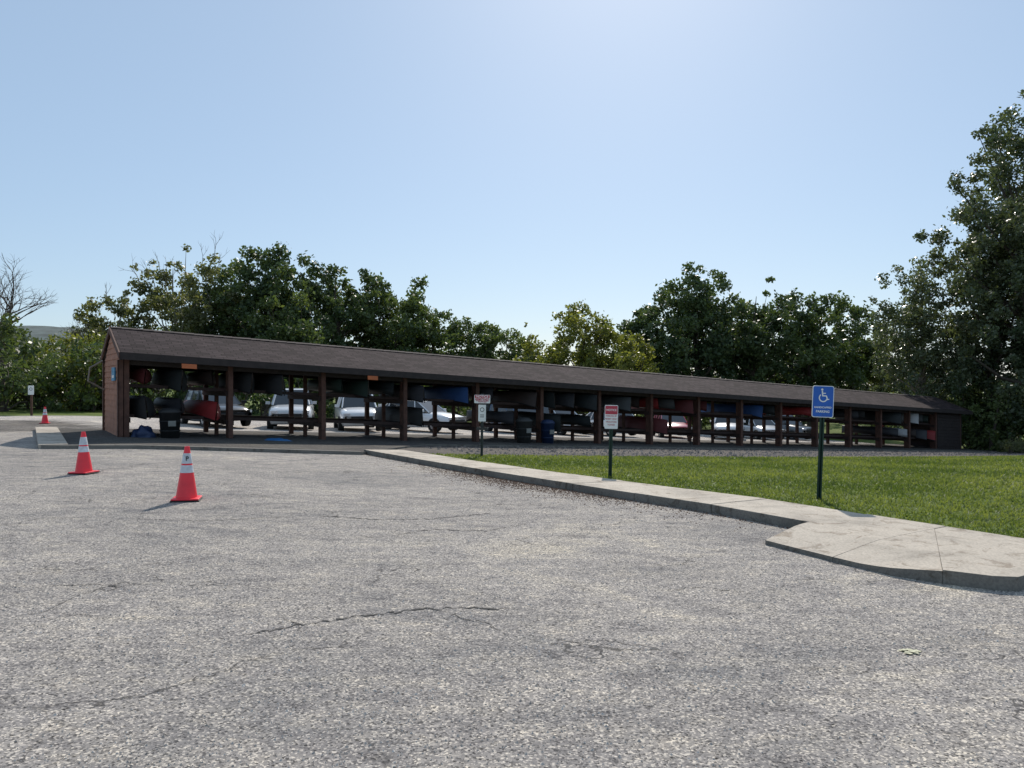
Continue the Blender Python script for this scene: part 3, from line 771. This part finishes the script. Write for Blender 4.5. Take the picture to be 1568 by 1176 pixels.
def permit(x, y, zc, w, hh_, ph, tilt, extra=False):
    e = empty('permit_parking_sign', (x, y, h(x, y)+.03), 0); e.rotation_euler = (0, math.radians(tilt), math.radians(-2))
    upost(e, ph, M_GREENPOST if not extra else M_STEEL)
    a = Acc(); plate(a, w, hh_, .02, -.004, .003, zc, 0)
    plate(a, w*.93, hh_*.36, .012, -.0055, -.0042, zc+hh_*.29, 1)
    a.obj('panel', [M_WHITE, M_RED], e)
    text_part('NOTICE', w*.21, (0, -.006, zc+hh_*.29), M_WHITE, e)
    for k, t in enumerate(['PARKING BY', 'PERMIT ONLY', 'VIOLATORS', 'TOWED']):
        text_part(t, w*.15, (0, -.0052, zc+hh_*(.04-.125*k)), M_RED, e)
    return e
permit(1.86, 14.6, 1.16, .25, .45, 1.4, 1.2)
e = permit(-.8, 20.3, 1.52, .42, .22, 1.66, .6, True)
a = Acc(); plate(a, .2, .44, .015, -.008, -.0062, 1.15, 0); ring_arc(a, 0, 1.24, .05, .016, 0, 360, -.0085, 1); stroke(a, (-.05, 1.05), (.05, 1.05), .02, -.0085, 1); stroke(a, (-.05, 1.1), (.05, 1.1), .02, -.0085, 1)
plate(a, .3, .08, .01, -.004, .003, .74, 1)
a.obj('lower_panel', [M_WHITE, M_INK], e)
x, y = -22.0, 35.2
e = empty('trail_sign', (x, y, h(x, y))); a = Acc(); a.box((-.04, 0, -.2), (.04, .06, 1.3)); a.obj('post', [M_POST], e)
a = Acc(); plate(a, .26, .42, .02, -.02, -.002, 1.15, 0); ring_arc(a, 0, 1.2, .06, .02, 0, 360, -.0215, 1); a.obj('panel', [M_WHITE, M_INK], e)

# ------------------------------------------------------------ cars
M_GLASS = simple('car_glass', (.02, .024, .028), .06, .1); M_GLASS.node_tree.nodes['Principled BSDF'].inputs['Specular IOR Level'].default_value = .9
M_TIRE = simple('tyre', (.02, .02, .02), .85, .2); M_RIM = simple('alloy_rim', (.4, .4, .42), .35, .1, metal=.8)
M_LAMP = simple('headlamp', (.7, .7, .72), .15, .05); M_TAIL = simple('tail_lamp', (.35, .01, .01), .2, .05)
paints = {}
def car(s, d, color, suv=False, yaw=0, rev=False):
    key = color
    if key not in paints: paints[key] = simple('car_paint', color, .28, .03, coat=.8)
    pm = paints[key]; x, y = W(s, d)
    e = empty('parked_suv' if suv else 'parked_car', (x, y, h(x, y)+.01), math.atan2(N[1], N[0])+yaw+(math.pi if rev else 0))
    zr = 1.7 if suv else 1.46; zl = .12 if suv else 0
    st = [(-2.25, .5, .60+zl, .66), (-2.15, .3, .70+zl, .8), (-1.6, .24, .82+zl, .87), (-1.0, .22, .90+zl, .9), (0, .2, .93+zl, .905), (1.1, .22, .96+zl, .9), (1.9, .26, .98+zl, .87), (2.18, .34, .92+zl, .8), (2.28, .5, .72+zl, .7)]
    v = []; f = []; nC = 12
    for (xx, zb, zt, w) in st:
        half = [(0, zt+.03), (w*.6, zt+.015), (w*.88, zt-.04), (w, zt-.18), (w*1.0, zb+.2), (w*.9, zb)]
        sec = half + [(0, zb-.01)] + [(-p[0], p[1]) for p in half[:0:-1]]
        nC = len(sec); v += [(xx, p[0], p[1]) for p in sec]
    for i in range(len(st)-1):
        for j in range(nC):
            k = (j+1) % nC; f.append((i*nC+j, (i+1)*nC+j, (i+1)*nC+k, i*nC+k))
    f.append(tuple(range(nC))); f.append(tuple((len(st)-1)*nC+j for j in range(nC))[::-1])
    mesh_obj('body', v, f, pm, e, True)
    zb = .9+zl; xr = 2.15 if suv else 1.85
    b = [(-1.05, .74), (-.3, .82), (.55, .82), (1.3, .8), (xr, .7)]; t = [(-.3, .60), (-.15, .63), (.55, .64), (1.25, .63), (xr-.35 if suv else 1.35, .58)]
    zs = [zr-.05, zr, zr+.02, zr-.01, zr-.06]
    v = []; f = []; mi = []
    for (p, q, z) in zip(b, t, zs): v += [(p[0], p[1], zb), (q[0], q[1], z), (q[0], -q[1], z), (p[0], -p[1], zb)]
    for i in range(4):
        o = i*4; f += [(o, o+4, o+5, o+1), (o+1, o+5, o+6, o+2), (o+2, o+6, o+7, o+3)]; mi += [0, 1, 0]
    f += [(0, 1, 2, 3), (16, 19, 18, 17)]; mi += [0, 0]
    mesh_obj('greenhouse', v, f, [M_GLASS, pm], e, False, mi)
    Vs = []; Fs = []
    for sg in (1, -1):
        for (p, q, z) in zip(b, t, zs): tube(Vs, Fs, [(p[0], sg*p[1], zb), (q[0], sg*q[1], z)], [.035, .03], 4)
        tube(Vs, Fs, [(q[0], sg*q[1], z) for q, z in zip(t, zs)], [.03]*5, 4)
    mesh_obj('pillars', np.concatenate(Vs), np.concatenate(Fs), pm, e)
    a = Acc()
    for xx in (-1.4, 1.38):
        for sg in (1, -1):
            o = len(a.v); n = 20
            for r, yy in [(.01, .90), (.2, .915), (.21, .93), (.32, .93), (.34, .9), (.34, .7)]:
                for i in range(n): a.v.append((xx+r*math.cos(6.2832*i/n), sg*yy, .34+r*math.sin(6.2832*i/n)))
            for k in range(5):
                for i in range(n):
                    j = (i+1) % n; a.f.append((o+k*n+i, o+k*n+j, o+(k+1)*n+j, o+(k+1)*n+i)); a.mi.append(1 if k < 1 else 0)
    a.obj('wheels', [M_TIRE, M_RIM], e)
    a = Acc()
    for sg in (1, -1):
        a.box((-2.24, sg*.62-.14, .6+zl), (-2.1, sg*.62+.14, .7+zl), 0); a.box((2.18, sg*.62-.14, .68+zl), (2.275, sg*.62+.14, .86+zl), 1)
        a.box((-.85, sg*.95-.09, .93+zl), (-.72, sg*.95+.09, 1.05+zl), 2)
    a.box((-2.275, -.45, .36+zl), (-2.235, .45, .56+zl), 3); a.box((2.285, -.25, .55+zl), (2.3, .25, .67+zl), 0)
    a.obj('lamps_and_trim', [M_LAMP, M_TAIL, pm, M_BLACK], e, bev=.01)
SIL = (.6, .61, .62); WHT = (.8, .8, .8); BLU = (.05, .1, .2); RED = (.4, .03, .06); BLK = (.02, .02, .022); GRY = (.12, .125, .13)
for (s, d, c, suv, yaw, rev) in [(4.6, 9.8, BLK, False, .1, False), (7.7, 9.2, SIL, True, -.35, False), (10.6, 9.0, WHT, True, -.3, False), (13.9, 9.3, WHT, False, .5, False),
        (19.6, 9.5, BLU, True, .02, False), (22.5, 9.7, WHT, False, 0, False), (25.7, 9.5, WHT, False, .03, True), (30.2, 8.8, RED, False, -.6, False), (34.3, 8.0, WHT, True, -.9, False), (38.6, 9.2, SIL, False, -.4, False), (42.5, 10.2, GRY, True, 0, False)]:
    car(s, d, c, suv, yaw, rev)

# ------------------------------------------------------------ light, sky, camera
EL, AZ = math.radians(38), math.radians(9)
world = bpy.data.worlds.new('World'); scene.world = world; world.use_nodes = True
nt = world.node_tree; bg = nt.nodes['Background']
sky = nt.nodes.new('ShaderNodeTexSky'); sky.sky_type = 'NISHITA'; sky.sun_disc = False
sky.sun_elevation = EL; sky.sun_rotation = AZ; sky.air_density = 1.0; sky.dust_density = 0.6; sky.ozone_density = 2.2; sky.altitude = 200
ST = .115
c = mixc(nt, .55, sky.outputs[0], (.46/ST, .62/ST, .80/ST))     # summer haze veil
nt.links.new(c, bg.inputs[0]); bg.inputs[1].default_value = ST
ld = bpy.data.lights.new('sun', 'SUN'); ld.energy = 4.4; ld.angle = math.radians(.8); ld.color = (1, .93, .84)
lo = bpy.data.objects.new('sun', ld); COL.objects.link(lo)
sd = Vector((math.sin(AZ)*math.cos(EL), math.cos(AZ)*math.cos(EL), math.sin(EL)))
lo.rotation_euler = sd.to_track_quat('Z', 'Y').to_euler(); lo.location = (0, 0, 40)
cd = bpy.data.cameras.new('camera'); cd.sensor_width = 36; cd.lens = 27.05; cd.clip_end = 6000; cd.clip_start = .05
co = bpy.data.objects.new('camera', cd); COL.objects.link(co); co.location = (0, 0, 1.6); co.rotation_euler = (math.pi/2, 0, 0)
scene.camera = co
